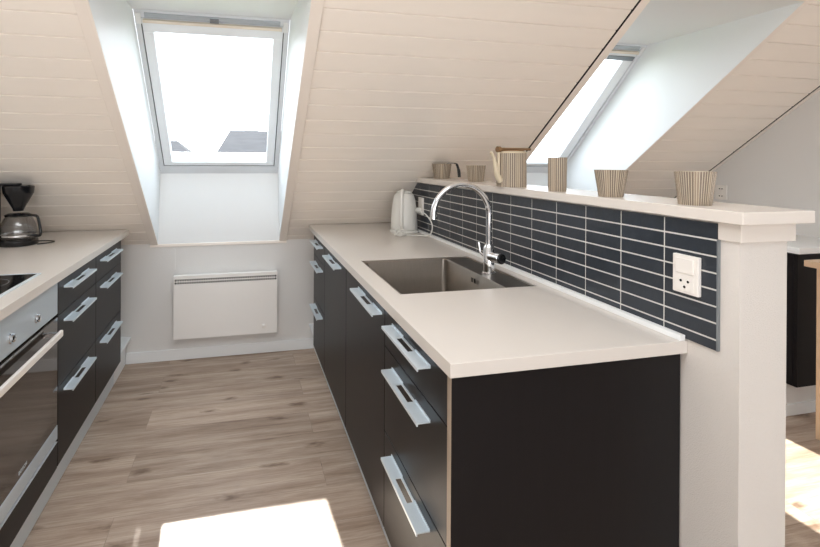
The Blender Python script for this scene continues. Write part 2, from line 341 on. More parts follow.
# ------------------------------------------------------------------ skylights
def skylight(name, cx, op, grille, sw=0.050):
    root = bpy.data.objects.new(name, None); COL.objects.link(root); root.location = (cx, YK, 1.245); root['kind'] = 'structure'
    y0, z0, y1, z1 = 3.33, 1.245, 2.50, 2.076
    L = math.hypot(y0 - y1, z1 - z0); wd = Vector((0, y1 - y0, z1 - z0)) / L; nd = Vector((0, wd.z, -wd.y))
    def WP(x, ww, n): return Vector((cx + x, y0, z0)) + wd * ww + nd * n
    def bar(bm, x0, x1, w0, w1, n0, n1):
        hexa(bm, [WP(x0, w0, n0), WP(x1, w0, n0), WP(x1, w1, n0), WP(x0, w1, n0), WP(x0, w0, n1), WP(x1, w0, n1), WP(x1, w1, n1), WP(x0, w1, n1)])
    def ring(x, w0, w1, t, n0, n1, tb=None, tt=None):
        bm = bmesh.new(); tb = tb or t; tt = tt or t
        bar(bm, -x, x, w0, w0 + tb, n0, n1); bar(bm, -x, x, w1 - tt, w1, n0, n1)
        bar(bm, -x, -x + t, w0 + tb, w1 - tt, n0, n1); bar(bm, x - t, x, w0 + tb, w1 - tt, n0, n1)
        return bm
    # reveal boards
    T = 0.014
    yr = slopeY(2.076); zr = 2.076
    for sgn, xr, xw in ((-1, op[0], cx - 0.385), (1, op[1], cx + 0.385)):
        bm = bmesh.new(); dx = sgn * T
        q = [(xr, YK, ZK), (xw, YK + 0.001, z0), (xw, y1, zr), (xr, yr, zr)]
        hexa(bm, [(x, y, z) for x, y, z in q] + [(x + dx, y, z) for x, y, z in q])
        obj('reveal_board', bm, 'white', root)
    bm = bmesh.new(); hexa(bm, [(op[0], YK, ZK), (op[1], YK, ZK), (op[1], YK + T, ZK), (op[0], YK + T, ZK), (cx - 0.385, YK, z0 + 0.004), (cx + 0.385, YK, z0 + 0.004), (cx + 0.385, YK + T, z0 + 0.004), (cx - 0.385, YK + T, z0 + 0.004)])
    obj('reveal_board', bm, 'white', root)
    bm = bmesh.new(); hexa(bm, [(op[0], yr, zr), (op[1], yr, zr), (cx + 0.385, y1, zr), (cx - 0.385, y1, zr), (op[0], yr, zr + T), (op[1], yr, zr + T), (cx + 0.385, y1, zr + T), (cx - 0.385, y1, zr + T)])
    obj('reveal_board', bm, 'white', root)
    # roof build-up filling the gap between lining and frame outside
    bm = bmesh.new()
    for sgn in (-1, 1):
        xa, xb = sorted((sgn * 0.41, sgn * 0.62)); bar(bm, xa, xb, -0.35, L + 0.3, 0.0, 0.05)
    bar(bm, -0.41, 0.41, -0.35, -0.012, 0.004, 0.05); bar(bm, -0.41, 0.41, L + 0.012, L + 0.3, 0.02, 0.06)
    obj('flashing', bm, 'greymetal', root)
    obj('window_frame', ring(0.384, 0.0, L, 0.026, -0.004, 0.075, 0.066, 0.040), 'wframe', root, 0.002)
    obj('gasket', ring(0.360, 0.064, L - 0.034, 0.008, 0.006, 0.06), 'gasket', root)
    s = obj('sash', ring(0.353, 0.076, L - 0.044, sw, -0.002, 0.05, 0.030, 0.078), 'sash', root, 0.003)
    obj('glazing_bead', ring(0.359 - sw, 0.100, L - 0.118, 0.007, 0.012, 0.03), 'white', s)
    bm = bmesh.new(); bar(bm, -0.305, 0.305, 0.10, L - 0.12, 0.026, 0.030); obj('pane', bm, 'glass', s)
    bm = bmesh.new(); bar(bm, -0.345, 0.345, L - 0.062, L - 0.046, -0.020, -0.002); obj('opening_bar', bm, 'barcream', s, 0.002)
    bm = bmesh.new(); bar(bm, -0.335, 0.335, L - 0.036, L - 0.012, -0.012, -0.004); obj('vent_strip', bm, 'ventgrey', root, 0.001)
    bm = bmesh.new(); bar(bm, -0.022, 0.022, L - 0.040, L - 0.018, -0.020, -0.008); obj('latch', bm, 'greymetal', root, 0.002)
    for sx in (-1, 1):
        bm = bmesh.new(); xa, xb = sorted((sx * 0.352, sx * 0.378)); bar(bm, xa, xb, L - 0.075, L - 0.015, -0.010, -0.003)
        obj('hinge', bm, 'white', root, 0.002)
    if grille:
        bm = bmesh.new(); bar(bm, 0.15, 0.345, L - 0.118, L - 0.088, -0.008, -0.002); obj('vent_grille', bm, 'greymetal', s, 0.001)
    # outer cladding bar at the foot of the window, seen through the pane
    bm = bmesh.new(); bar(bm, -0.40, 0.40, 0.0, 0.10, 0.055, 0.10); obj('outer_cladding', bm, 'white', root, 0.004)
    return root
skylight('window_1', -0.14, OP1, False)
skylight('window_2', 2.120, OP2, True, 0.072)

# ------------------------------------------------------------------ peninsula wall, tiles, shelf
XW = 1.072; XT = 1.066; YE = 0.823; XR = 1.207
bm = bmesh.new()
prism(bm, [(YE, 0), (YK, 0), (YK, ZK - 0.001), (slopeY(1.2035) , 1.2035 - 0.001), (YE, 1.2025)], 'x', XW, XR)
wm = struct(obj('wall_middle', bm, 'weave'))
bm = bmesh.new()
box(bm, XW - 0.005, XR + 0.018, YE - 0.006, 0.869, 1.162, 1.2030); box(bm, XR, XR + 0.018, 0.869, 2.74, 1.162, 1.2030)
obj('collar_trim', bm, 'shelf', wm, 0.001)
# tiled backsplash: individual raised tiles on a grout bed, cut off by the slope
bm = bmesh.new()
TP, TR, TT, TB, Y0T = 0.1433, 0.0384, 1.198, 0.905, 0.870
g = 0.0021
for i in range(17):
    ya = Y0T + (i - 0) * TP - (0.0043 if i else 0); yb = Y0T + (i + 1) * TP - 0.0043
    for j in range(8):
        zt = TT - j * TR; zb = max(TT - (j + 1) * TR, TB)
        box(bm, XT, XT + 0.005, ya + (g if i else 0), yb - g, zb + (g if zb > TB else 0), zt - (g if j else 0))
def cut(bm, off):
    geom = bm.verts[:] + bm.edges[:] + bm.faces[:]
    r = bmesh.ops.bisect_plane(bm, geom=geom, plane_co=(0, YK - off, ZK), plane_no=(0, ST, CT), clear_outer=True)
    ed = [e for e in r['geom_cut'] if isinstance(e, bmesh.types.BMEdge)]
    bmesh.ops.holes_fill(bm, edges=ed)
cut(bm, 0.004)
sp_ = obj('tile_backsplash', bm, 'tile', wm)
bm = B(XT + 0.0013, XW, Y0T + 0.0005, Y0T + 17 * TP, TB + 0.0005, TT - 0.0005); cut(bm, 0.005)
obj('grout_bed', bm, 'grout', sp_)
bm = B(XT - 0.001, XW, Y0T - 0.004, Y0T - 0.0003, TB, 1.161); obj('edge_strip', bm, 'greymetal', wm)

sh = thing('wall_cap_shelf', 'long white painted shelf board capping the tiled partition wall', 'shelf', (1.15, 0.80, 1.2035))
bm = B(1.05, 1.256, 0.80, 2.80, 1.2037, 1.2315); cut(bm, 0.006)
obj('shelf_board', bm, 'shelf', sh, 0.0015)
exec_after = []

# ------------------------------------------------------------------ kitchen units
def worktop(name, label, x0, x1, y0, y1, hole, up=None):
    t = thing(name, label, 'worktop', ((x0 + x1) / 2, y0, 0.868))
    bm = bmesh.new(); z0, z1 = 0.8685, 0.9
    if hole:
        a, b, c, d = hole
        O = [(x0, y0), (x1, y0), (x1, y1), (x0, y1)]; I = [(a, c), (b, c), (b, d), (a, d)]
        vo = [[bm.verts.new((*p, z)) for p in O] for z in (z0, z1)]; vi = [[bm.verts.new((*p, z)) for p in I] for z in (z0, z1)]
        for i in range(4):
            j = (i + 1) % 4
            bm.faces.new((vo[1][i], vo[1][j], vi[1][j], vi[1][i])); bm.faces.new((vo[0][i], vi[0][i], vi[0][j], vo[0][j]))
            bm.faces.new((vo[0][i], vo[0][j], vo[1][j], vo[1][i])); bm.faces.new((vi[0][i], vi[1][i], vi[1][j], vi[0][j]))
    else: box(bm, x0, x1, y0, y1, z0, z1)
    obj('top_slab', bm, 'worktop', t, 0.0012)
    if up: tag(obj('worktop_upstand', B(*up), 'white', None, 0.001), 'thin white upstand strip sealing sink worktop against the dark tiles', 'upstand')
    return t
worktop('worktop', 'white worktop with inset sink along the tiled partition wall', 0.4415, 1.0715, 0.946, 3.160,
        (0.5085, 1.0165, 1.4735, 2.0035), (1.050, 1.0655, 0.947, 3.150, 0.9002, 0.914))
worktop('worktop', 'white worktop on the left holding hob and coffee maker', XL0 + 0.003, -0.680, 0.85, 3.160, (-1.252, -0.752, 1.445, 2.003))

def handle(parent, X, sgn, ya, yb, z):
    """angled aluminium pull: upright flange on the front, flat lip with a cut-out, turned-down nose. sgn -1 = sticks out to -x"""
    P = 0.036; h = (yb - ya) * 0.335
    bm = bmesh.new()
    def bx(a, b, *r): box(bm, min(X + sgn * a, X + sgn * b), max(X + sgn * a, X + sgn * b), *r)
    for e0, e1 in ((ya, ya + h), (yb - h, yb)):
        bx(0.0002, 0.0025, e0, e1, z - 0.003, z + 0.005)
        bx(0.0025, 0.023, e0, e1, z - 0.003, z)
    bx(0.0002, 0.006, ya + h, yb - h, z - 0.003, z)
    bx(0.023, P, ya, yb, z - 0.003, z)
    bx(P - 0.003, P, ya, yb, z - 0.008, z - 0.003)
    return obj('handle', bm, 'alu', parent)

def unit(name, label, cat, sgn, XF, y0, y1, depth, fronts, group=None, kind='drawer', low=False):
    """XF: face of the fronts, sgn: direction the fronts face. fronts: (z0, z1, ya, yb, hz) """
    t = thing(name, label, cat, (XF - sgn * depth / 2, (y0 + y1) / 2, 0.13), group)
    xb = XF - sgn * depth; xi = XF - sgn * 0.020
    obj('carcass', B(min(xb, xi), max(xb, xi), y0, y1, 0.138, 0.862 if not low else 0.70), 'carcass', t)
    for (z0, z1, ha, hb, hz) in fronts:
        xa, xc = sorted((XF, XF - sgn * 0.018))
        d = obj(kind, B(xa, xc, y0 + 0.0018, y1 - 0.0018, z0, z1), 'black', t, 0.0012)
        handle(d, XF, sgn, ha, hb, hz)
    return t
XI = 0.4565; DI = 0.600
G = 0.0015
def three(ha, hb): return [(0.738, 0.862, ha, hb, 0.830), (0.463, 0.735, ha, hb, 0.695), (0.140, 0.460, ha, hb, 0.425)]
unit('drawer_cabinet', 'black three-drawer base cabinet at the near corner of the sink worktop', 'cabinet', -1, XI, 0.985, 1.474, DI, three(1.09, 1.394))
unit('base_cabinet', 'single-door black cabinet under the sink, beside the near drawers', 'cabinet', -1, XI, 1.4745, 2.0585, DI, [(0.140, 0.862, 1.503, 1.83, 0.830)], kind='door', low=True)
unit('base_cabinet', 'single-door black cabinet beyond the sink, between sink cabinet and far narrow drawers', 'cabinet', -1, XI, 2.059, 2.619, DI, [(0.140, 0.862, 2.165, 2.493, 0.830)], kind='door')
unit('drawer_cabinet', 'narrow black drawer cabinet at the wall end of the sink worktop', 'cabinet', -1, XI, 2.6195, 3.018, DI, three(2.675, 2.975))
ep = thing('end_panel', 'large black end panel closing the near end of the sink cabinets', 'panel', (0.76, 0.97, 0.0))
obj('panel_board', B(0.4515, XW - 0.006, 0.961, 0.979, 0.001, 0.866), 'black', ep)
obj('edge_band', B(0.4500, 0.4514, 0.961, 0.979, 0.001, 0.866), 'edge', ep)
fl = obj('cover_panel', B(0.4575, 1.058, 3.0195, 3.034, 0.138, 0.862), 'black', None); tag(fl, 'black cover panel on wall end of the sink side cabinets', 'panel')
tag(obj('plinth', B(0.502, 0.512, 0.981, 3.030, 0.001, 0.134), 'alu', None, 0.001), 'brushed metal plinth strip below the sink cabinets', 'plinth')

XLF = -0.695
def threeL(ha, hb): return [(0.731, 0.862, ha, hb, 0.825), (0.448, 0.728, ha, hb, 0.690), (0.140, 0.445, ha, hb, 0.412)]
unit('drawer_cabinet', 'black three-drawer cabinet directly beside the oven', 'cabinet', 1, XLF, 2.0425, 2.5335, 0.58, threeL(2.103, 2.42))
unit('drawer_cabinet', 'black three-drawer cabinet at the wall end of the left worktop', 'cabinet', 1, XLF, 2.534, 3.028, 0.58, threeL(2.60, 2.92))
unit('base_cabinet', 'black base cabinet on the camera side of the oven', 'cabinet', 1, XLF, 0.86, 1.4375, 0.58, [(0.140, 0.862, 1.0, 1.30, 0.830)], kind='door')
tag(obj('plinth', B(-0.745, -0.733, 0.86, 3.028, 0.001, 0.134), 'alu', None, 0.001), 'brushed metal plinth strip below oven and left drawers', 'plinth')

# boxed-in ledges between the cabinets and the far wall
for nm, xa, xb, xs, xe, lab in (('pipe_ledge', XL0 + 0.005, -0.701, XL0 + 0.005, -0.733, 'low white ledge in the gap between left drawers and far wall'),
                        ('pipe_ledge', 0.468, XW - 0.006, 0.502, XW - 0.006, 'low white ledge in the gap between sink side cabinets and far wall')):
    t = thing(nm, lab, 'ledge', ((xa + xb) / 2, 3.18, 0))
    y0 = 3.036
    obj('ledge_top', B(xa, xb, y0, YK - 0.002, 0.160, 0.176), 'white', t, 0.001)
    obj('ledge_front', B(xs, xe, y0, YK - 0.014, 0.001, 0.1595), 'white', t)

# oven
ov = thing('built_in_oven', 'built-in oven with steel control panel and dark glass door', 'oven', (-0.95, 1.74, 0.13))
XO = -0.695
obj('oven_body', B(-1.26, -0.716, 1.4385, 2.0415, 0.138, 0.862), 'carcass', ov)
cp = obj('control_panel', B(-0.714, XO, 1.4405, 2.0395, 0.737, 0.866), 'steelp', ov, 0.0015)
for y in (1.55, 1.653, 1.841, 1.95):
    if y in (1.55, 1.95): continue
    bm = bmesh.new()
    lathe(bm, [(0.0, 0.0), (0.0165, 0.0), (0.0165, 0.003), (0.0135, 0.004), (0.0125, 0.012), (0.009, 0.014), (0, 0.014)], seg=28)
    bmesh.ops.rotate(bm, verts=bm.verts[:], matrix=Matrix.Rotation(math.pi / 2, 3, 'Y')); bmesh.ops.translate(bm, verts=bm.verts[:], vec=(XO + 0.0002, y, 0.785))
    kn = obj('knob', bm, 'chrome', cp, smooth=True)
    obj('pointer', B(XO + 0.012, XO + 0.0155, y - 0.0012, y + 0.0012, 0.785, 0.796), 'greymetal', kn)
od = obj('oven_door', B(-0.714, XO, 1.4405, 2.0395, 0.3055, 0.726), 'ovenglass', ov, 0.0015)
obj('door_window', B(XO + 0.0001, XO + 0.0009, 1.500, 1.985, 0.365, 0.650), 'ovenwin', od)
bm = B2((-0.668, -0.656, 1.500, 1.985, 0.668, 0.692)); bd = obj('door_handle', bm, 'plastic', od, 0.003)
for ym in (1.51, 1.96): obj('handle_mount', B(XO + 0.0002, -0.6685, ym, ym + 0.015, 0.672, 0.688), 'chrome', bd)
obj('steel_band', B(-0.714, XO + 0.001, 1.4405, 2.0395, 0.252, 0.305), 'steelp', od, 0.001)
obj('base_fascia', B(-0.714, XO, 1.4405, 2.0395, 0.138, 0.238), 'black', ov, 0.001)
obj('fascia_edge', B(-0.714, XO + 0.0006, 1.4405, 2.0395, 0.2383, 0.2405), 'alu', ov)
# maker's lettering on the door foot
cu = bpy.data.curves.new('door_lettering', 'FONT'); cu.body = 'BOSCH'; cu.size = 0.017; cu.extrude = 0.0002; cu.space_character = 1.15; cu.align_x = 'CENTER'; cu.align_y = 'CENTER'
lo = bpy.data.objects.new('lettering', cu); COL.objects.link(lo); cu.materials.append(M['alu'])
dg = bpy.context.evaluated_depsgraph_get(); me = bpy.data.meshes.new_from_object(lo.evaluated_get(dg)); bpy.data.objects.remove(lo)
me.transform(Matrix.Translation((XO + 0.0006, 1.742, 0.326)) @ Matrix.Rotation(math.pi / 2, 4, 'Z') @ Matrix.Rotation(math.pi / 2, 4, 'X'))
lo = bpy.data.objects.new('door_lettering', me); COL.objects.link(lo); lo.parent = od; lo.matrix_parent_inverse = parent_world(od).inverted()

# hob
hb = thing('ceramic_hob', 'black ceramic hob with steel rim set in the left worktop', 'hob', (-1.0, 1.724, 0.9))
bm = bmesh.new()
for r in ((-1.262, -0.742, 1.436, 1.446), (-1.262, -0.742, 2.003, 2.013), (-1.262, -1.252, 1.446, 2.003), (-0.752, -0.742, 1.446, 2.003)): box(bm, *r, 0.9004, 0.905)
obj('steel_rim', bm, 'alu', hb)
gl = obj('glass_plate', B(-1.2515, -0.7525, 1.4465, 2.0025, 0.870, 0.9042), 'hobglass', hb)
for (x, y, r) in ((-0.87, 1.87, 0.075), (-0.88, 1.58, 0.10), (-1.13, 1.86, 0.10), (-1.13, 1.58, 0.075)):
    bm = bmesh.new(); lathe(bm, [(r - 0.002, 0.9043), (r, 0.9043), (r, 0.9046), (r - 0.002, 0.9046), (r - 0.002, 0.9043)], x, y, 48)
    obj('cooking_zone', bm, 'greymetal', gl)

# sink
sk = thing('kitchen_sink', 'square stainless steel sink set flush in the worktop', 'sink', (0.76, 1.74, 0.72))
xa, xb, ya, yb = 0.5095, 1.0155, 1.4745, 2.0025; ba, bb, bc, be = 0.521, 0.908, 1.486, 1.992
def rr(x0, x1, y0, y1, r, n=6):
    out = []
    for cx, cy, a0 in ((x1 - r, y1 - r, 0), (x0 + r, y1 - r, 90), (x0 + r, y0 + r, 180), (x1 - r, y0 + r, 270)):
        for k in range(n + 1):
            a = math.radians(a0 + 90 * k / n); out.append((cx + r * math.cos(a), cy + r * math.sin(a)))
    return out
bm = bmesh.new()
levels = [(rr(xa, xb, ya, yb, 0.006), 0.890), (rr(xa, xb, ya, yb, 0.006), 0.8975), (rr(xa + 0.004, xb - 0.004, ya + 0.004, yb - 0.004, 0.006), 0.8978),
          (rr(xa + 0.006, xb - 0.006, ya + 0.006, yb - 0.006, 0.006), 0.894), (rr(ba, bb, bc, be, 0.022), 0.8935), (rr(ba + 0.003, bb - 0.003, bc + 0.003, be - 0.003, 0.022), 0.889),
          (rr(ba + 0.006, bb - 0.006, bc + 0.006, be - 0.006, 0.022), 0.74), (rr(ba + 0.012, bb - 0.012, bc + 0.012, be - 0.012, 0.022), 0.727), (rr(ba + 0.03, bb - 0.03, bc + 0.03, be - 0.03, 0.02), 0.722)]
rings = [[bm.verts.new((*p, z)) for p in L] for L, z in levels]
for a, b in zip(rings, rings[1:]):
    for i in range(len(a)): bm.faces.new((a[i], a[(i + 1) % len(a)], b[(i + 1) % len(a)], b[i]))
bm.faces.new(rings[-1])
sb = obj('sink_bowl', bm, 'sink', sk, smooth=True)
so = sb.modifiers.new('thickness', 'SOLIDIFY'); so.thickness = 0.0015; so.offset = -1
bm = bmesh.new(); lathe(bm, [(0, 0.7235), (0.030, 0.7235), (0.034, 0.7265), (0.045, 0.7262), (0.046, 0.7225), (0, 0.7225)], 0.72, 1.74, 32); obj('drain', bm, 'chrome', sk, smooth=True)
for dy in (1.700, 1.722): 
    bm = B(0.8975, 0.8986, dy, dy + 0.012, 0.855, 0.872); obj('overflow_slot', bm, 'blackp', sk)

# faucet
fx, fy = 0.955, 1.700
fc = thing('kitchen_faucet', 'tall chrome swan-neck mixer tap behind the sink', 'faucet', (fx, fy, 0.8937))
bm = bmesh.new(); lathe(bm, [(0, 0.8942), (0.027, 0.8942), (0.027, 0.899), (0.0215, 0.902), (0.0215, 0.995), (0.018, 1.003), (0.0135, 1.010), (0, 1.010)], fx, fy, 32)
obj('body', bm, 'chrome', fc, smooth=True)
pts = [(fx, fy, 1.005), (fx, fy, 1.06), (fx, fy, 1.128)]
R = 0.1175
for k in range(1, 25):
    a = math.pi * k / 24; pts.append((fx - R + R * math.cos(a), fy, 1.128 + R * math.sin(a)))
pts += [(fx - 2 * R, fy, 1.118)]
bm = bmesh.new(); tube(bm, pts, 0.0115, 16); spout = obj('spout', bm, 'chrome', fc, smooth=True)
bm = bmesh.new(); lathe(bm, [(0, 1.112), (0.0095, 1.112), (0.0132, 1.114), (0.0132, 1.140), (0, 1.140)], fx - 2 * R - 0.0, fy, 20); obj('nozzle', bm, 'chrome', spout, smooth=True)
dv = Vector((0.25, -0.97, 0.0)).normalized()
bm = bmesh.new(); c = Vector((fx, fy, 0.962))
tube(bm, [c + dv * 0.010, c + dv * 0.045, c + dv * 0.062, c + dv * 0.064], [0.020, 0.020, 0.020, 0.017], 24); hd = obj('mixer_barrel', bm, 'chrome', fc, smooth=True)
bm = bmesh.new(); tube(bm, [c + dv * 0.0642, c + dv * 0.071, c + dv * 0.073], [0.0195, 0.0195, 0.016], 24); obj('cap', bm, 'blackp', hd, smooth=True)
c2 = c + dv * -0.012
bm = bmesh.new(); tube(bm, [c + dv * -0.008 + Vector((-0.012, 0, 0)), c + dv * -0.03 + Vector((-0.014, 0, 0.01)), c + dv * -0.036 + Vector((-0.016, 0, 0.05))], [0.006, 0.005, 0.0045], 12); obj('lever', bm, 'chrome', fc, smooth=True)

# ------------------------------------------------------------------ heater
ht = thing('wall_heater', 'flat white electric panel heater on the wall under the skylight', 'heater', (-0.1, 3.29, 0.16))
x0, x1 = -0.430, 0.2385; yf = 3.250
obj('heater_body', B(x0 + 0.006, x1 - 0.006, yf + 0.009, YK - 0.012, 0.170, 0.560), 'heater', ht, 0.004)
bmf = bmesh.new()
box(bmf, x0, x1, yf, yf + 0.008, 0.161, 0.520); box(bmf, x0, x1, yf, yf + 0.008, 0.553, 0.574)
box(bmf, x0, x0 + 0.006, yf, yf + 0.008, 0.520, 0.553); box(bmf, x1 - 0.006, x1, yf, yf + 0.008, 0.520, 0.553)
box(bmf, x0, x1, yf + 0.008, YK - 0.035, 0.562, 0.574)
fp = obj('front_panel', bmf, 'heater', ht)
bmf = bmesh.new(); N = 44
for i in range(1, N): 
    xx = x0 + 0.006 + (x1 - x0 - 0.012) * i / N; box(bmf, xx - 0.0024, xx + 0.0024, yf + 0.0008, yf + 0.0045, 0.520, 0.553)
box(bmf, x0 + 0.006, x1 - 0.006, yf + 0.0006, yf + 0.0046, 0.5340, 0.5395)
obj('grille', bmf, 'heater', fp)
obj('grille_backing', B(x0 + 0.006, x1 - 0.006, yf + 0.0062, yf + 0.008, 0.5202, 0.5528), 'slot', fp)
bm = bmesh.new(); lathe(bm, [(0, 0), (0.015, 0), (0.015, 0.004), (0.011, 0.005), (0.0105, 0.012), (0, 0.013)], seg=24)
bmesh.ops.rotate(bm, verts=bm.verts[:], matrix=Matrix.Rotation(math.pi / 2, 3, 'X')); bmesh.ops.translate(bm, verts=bm.verts[:], vec=(0.151, yf - 0.0001, 0.209)); obj('thermostat_knob', bm, 'plastic', ht, smooth=True)
for xm in (-0.30, 0.08): obj('wall_bracket', B(xm, xm + 0.03, YK - 0.0118, YK - 0.0005, 0.22, 0.52), 'greymetal', ht)
obj('wall_cable_cover', B(-0.446, -0.430, YK - 0.003, YK - 0.0003, 0.60, 0.745), 'wall', None)
tag(bpy.data.objects['wall_cable_cover'], 'thin pale vertical seam strip on wall above the heater', 'strip')

# ------------------------------------------------------------------ sockets
so1 = thing('wall_socket', 'white switched socket on the near end of the black tiles', 'socket', (XT, 0.936, 1.065))
X1 = XT - 0.0002; y0, y1 = 0.906, 0.974
pl = obj('cover_plate', B(X1 - 0.011, X1, y0, y1, 1.018, 1.112), 'plastic', so1, 0.002)
obj('rocker_switch', B(X1 - 0.0145, X1 - 0.0112, y0 + 0.010, y1 - 0.010, 1.068, 1.104), 'plastic', so1, 0.001)
obj('socket_face', B(X1 - 0.0125, X1 - 0.0112, y0 + 0.010, y1 - 0.010, 1.024, 1.066), 'plastic', so1, 0.0005)
def hole_x(x, y, z, r, parent, nm='socket_hole'):
    bm = bmesh.new(); lathe(bm, [(0, 0), (r, 0), (r, 0.0006), (0, 0.0006)], seg=18)
    bmesh.ops.rotate(bm, verts=bm.verts[:], matrix=Matrix.Rotation(-math.pi / 2, 3, 'Y')); bmesh.ops.translate(bm, verts=bm.verts[:], vec=(x, y, z)); return obj(nm, bm, 'blackp', parent)
for dy, z in ((-0.0095, 1.049), (0.0095, 1.049), (0.0, 1.035)): hole_x(X1 - 0.0126, 0.940 + dy, z, 0.0032, so1)
so2 = thing('wall_socket', 'white socket on the far tiles behind the kettle', 'socket', (XT, 2.70, 1.07))
obj('cover_plate', B(X1 - 0.011, X1, 2.660, 2.728, 1.010, 1.113), 'plastic', so2, 0.002)
bm = bmesh.new(); tube(bm, [(X1 - 0.0115, 2.694, 1.035), (X1 - 0.04, 2.694, 1.035)], [0.018, 0.015], 20); obj('plug', bm, 'kettle', so2, smooth=True)
so3 = thing('wall_socket', 'small white double socket on the right gable wall', 'socket', (XG, 2.62, 1.12))
obj('cover_plate', B(XG - 0.011, XG - 0.0004, 2.585, 2.665, 1.075, 1.175), 'plastic', so3, 0.002)
for z in (1.10, 1.15):
    for dy in (-0.009, 0.009): hole_x(XG - 0.0112, 2.625 + dy, z, 0.004, so3)

# ------------------------------------------------------------------ kettle with cord
kx, ky = 0.966, 2.735
kt = thing('electric_kettle', 'white electric jug kettle in the far corner of the worktop', 'kettle', (kx, ky, 0.9))
bm = bmesh.new(); lathe(bm, [(0, 0.9008), (0.083, 0.9008), (0.086, 0.906), (0.084, 0.918), (0, 0.918)], kx, ky, 40); obj('power_base', bm, 'kettle', kt, smooth=True)
bm = bmesh.new(); lathe(bm, [(0, 0.919), (0.078, 0.919), (0.082, 0.925), (0.081, 0.96), (0.075, 1.04), (0.067, 1.10), (0.060, 1.125), (0.050, 1.137), (0.0, 1.142)], kx, ky, 40)
kb = obj('jug', bm, 'kettle', kt, smooth=True)
bm = bmesh.new(); lathe(bm, [(0.0, 1.1405), (0.045, 1.139), (0.048, 1.144), (0.040, 1.152), (0.0, 1.155)], kx, ky, 32); obj('lid', bm, 'kettle', kt, smooth=True)
hdv = Vector((-0.45, -0.89, 0)).normalized()
hp = [(0.040, 1.142), (0.075, 1.158), (0.108, 1.135), (0.116, 1.08), (0.113, 1.00), (0.098, 0.945), (0.080, 0.935)]
hp = smooth_path([(kx + hdv.x * r, ky + hdv.y * r, z) for r, z in hp], 6)
bm = bmesh.new(); tube(bm, hp, 0.0105, 12); obj('grip', bm, 'kettle', kt, smooth=True)
bm = bmesh.new()
sv = -hdv; tube(bm, [(kx + sv.x * 0.05, ky + sv.y * 0.05, 1.105), (kx + sv.x * 0.078, ky + sv.y * 0.078, 1.128), (kx + sv.x * 0.09, ky + sv.y * 0.09, 1.138)], [0.022, 0.016, 0.010], 14); obj('spout', bm, 'kettle', kt, smooth=True)
cp_ = smooth_path([(X1 - 0.0405, 2.694, 1.035), (1.000, 2.62, 1.045), (1.010, 2.50, 1.035), (1.025, 2.44, 0.985), (1.02, 2.46, 0.925), (0.99, 2.56, 0.906), (0.94, 2.60, 0.9045), (0.90, 2.63, 0.9045), (0.875, 2.665, 0.9045)], 8)
bm = bmesh.new(); tube(bm, cp_, 0.0035, 8); cd = obj('power_cord', bm, 'kettle', kt, smooth=True)
random.seed(3)
cl = []
for k in range(26):
    a = k * 0.9; cl.append((0.885 + 0.038 * math.cos(a) * (0.7 + 0.3 * math.sin(k)), 2.585 + 0.020 * math.sin(a), 0.905 + 0.0016 * k * (0.6 + 0.4 * math.sin(2.1 * k))))
bm = bmesh.new(); tube(bm, smooth_path(cl, 5), 0.0034, 8); obj('cord_bundle', bm, 'kettle', cd, smooth=True)

# ------------------------------------------------------------------ coffee maker
cx, cy = -1.108, 2.72
cm = thing('coffee_maker', 'black drip coffee maker with glass carafe on left worktop', 'coffee maker', (cx, cy, 0.9))
bm = bmesh.new(); lathe(bm, [(0, 0.9008), (0.084, 0.9008), (0.087, 0.906), (0.086, 0.925), (0.079, 0.932), (0, 0.932)], cx, cy, 40); box(bm, cx - 0.19, cx - 0.05, cy - 0.07, cy + 0.07, 0.9008, 0.932)
obj('hotplate_base', bm, 'blackp', cm, smooth=True)
bm = bmesh.new(); box(bm, cx - 0.19, cx - 0.105, cy - 0.065, cy + 0.065, 0.9325, 1.20); obj('water_tank', bm, 'blackp', cm, 0.006)
bm = bmesh.new(); box(bm, cx - 0.19, cx - 0.0, cy - 0.045, cy + 0.045, 1.2005, 1.212); obj('top_arm', bm, 'blackp', cm, 0.006)
bm = bmesh.new(); lathe(bm, [(0.0, 1.072), (0.022, 1.072), (0.026, 1.085), (0.064, 1.160), (0.067, 1.165), (0.070, 1.198), (0.064, 1.1995), (0.060, 1.165), (0.0, 1.10)], cx, cy, 40); obj('filter_cone', bm, 'blackp', cm, smooth=True)
cf = bmesh.new(); lathe(cf, [(0, 0.9325), (0.072, 0.9325), (0.078, 0.940), (0.082, 0.965), (0.078, 1.00), (0.062, 1.035), (0.055, 1.045), (0.053, 1.045), (0.060, 1.033), (0.076, 1.0), (0.079, 0.965), (0.075, 0.941), (0, 0.935)], cx, cy, 40)
ca = obj('carafe', cf, 'carafe', cm, smooth=True)
bm = bmesh.new(); lathe(bm, [(0, 1.046), (0.058, 1.046), (0.060, 1.052), (0.045, 1.060), (0, 1.062)], cx, cy, 32); obj('carafe_lid', bm, 'blackp', ca, smooth=True)
bm = bmesh.new(); lathe(bm, [(0.0795, 0.948), (0.0825, 0.948), (0.0825, 0.956), (0.0795, 0.956), (0.0795, 0.948)], cx, cy, 40); obj('carafe_band', bm, 'chrome', ca, smooth=True)
hv = Vector((0.93, -0.36, 0)).normalized()
hp = smooth_path([(cx + hv.x * r, cy + hv.y * r, z) for r, z in ((0.050, 1.050), (0.085, 1.052), (0.108, 1.045), (0.120, 1.01), (0.128, 0.965), (0.120, 0.950), (0.098, 0.950), (0.083, 0.953))], 5)
bm = bmesh.new(); tube(bm, hp, 0.0065, 10); obj('carafe_handle', bm, 'blackp', ca, smooth=True)
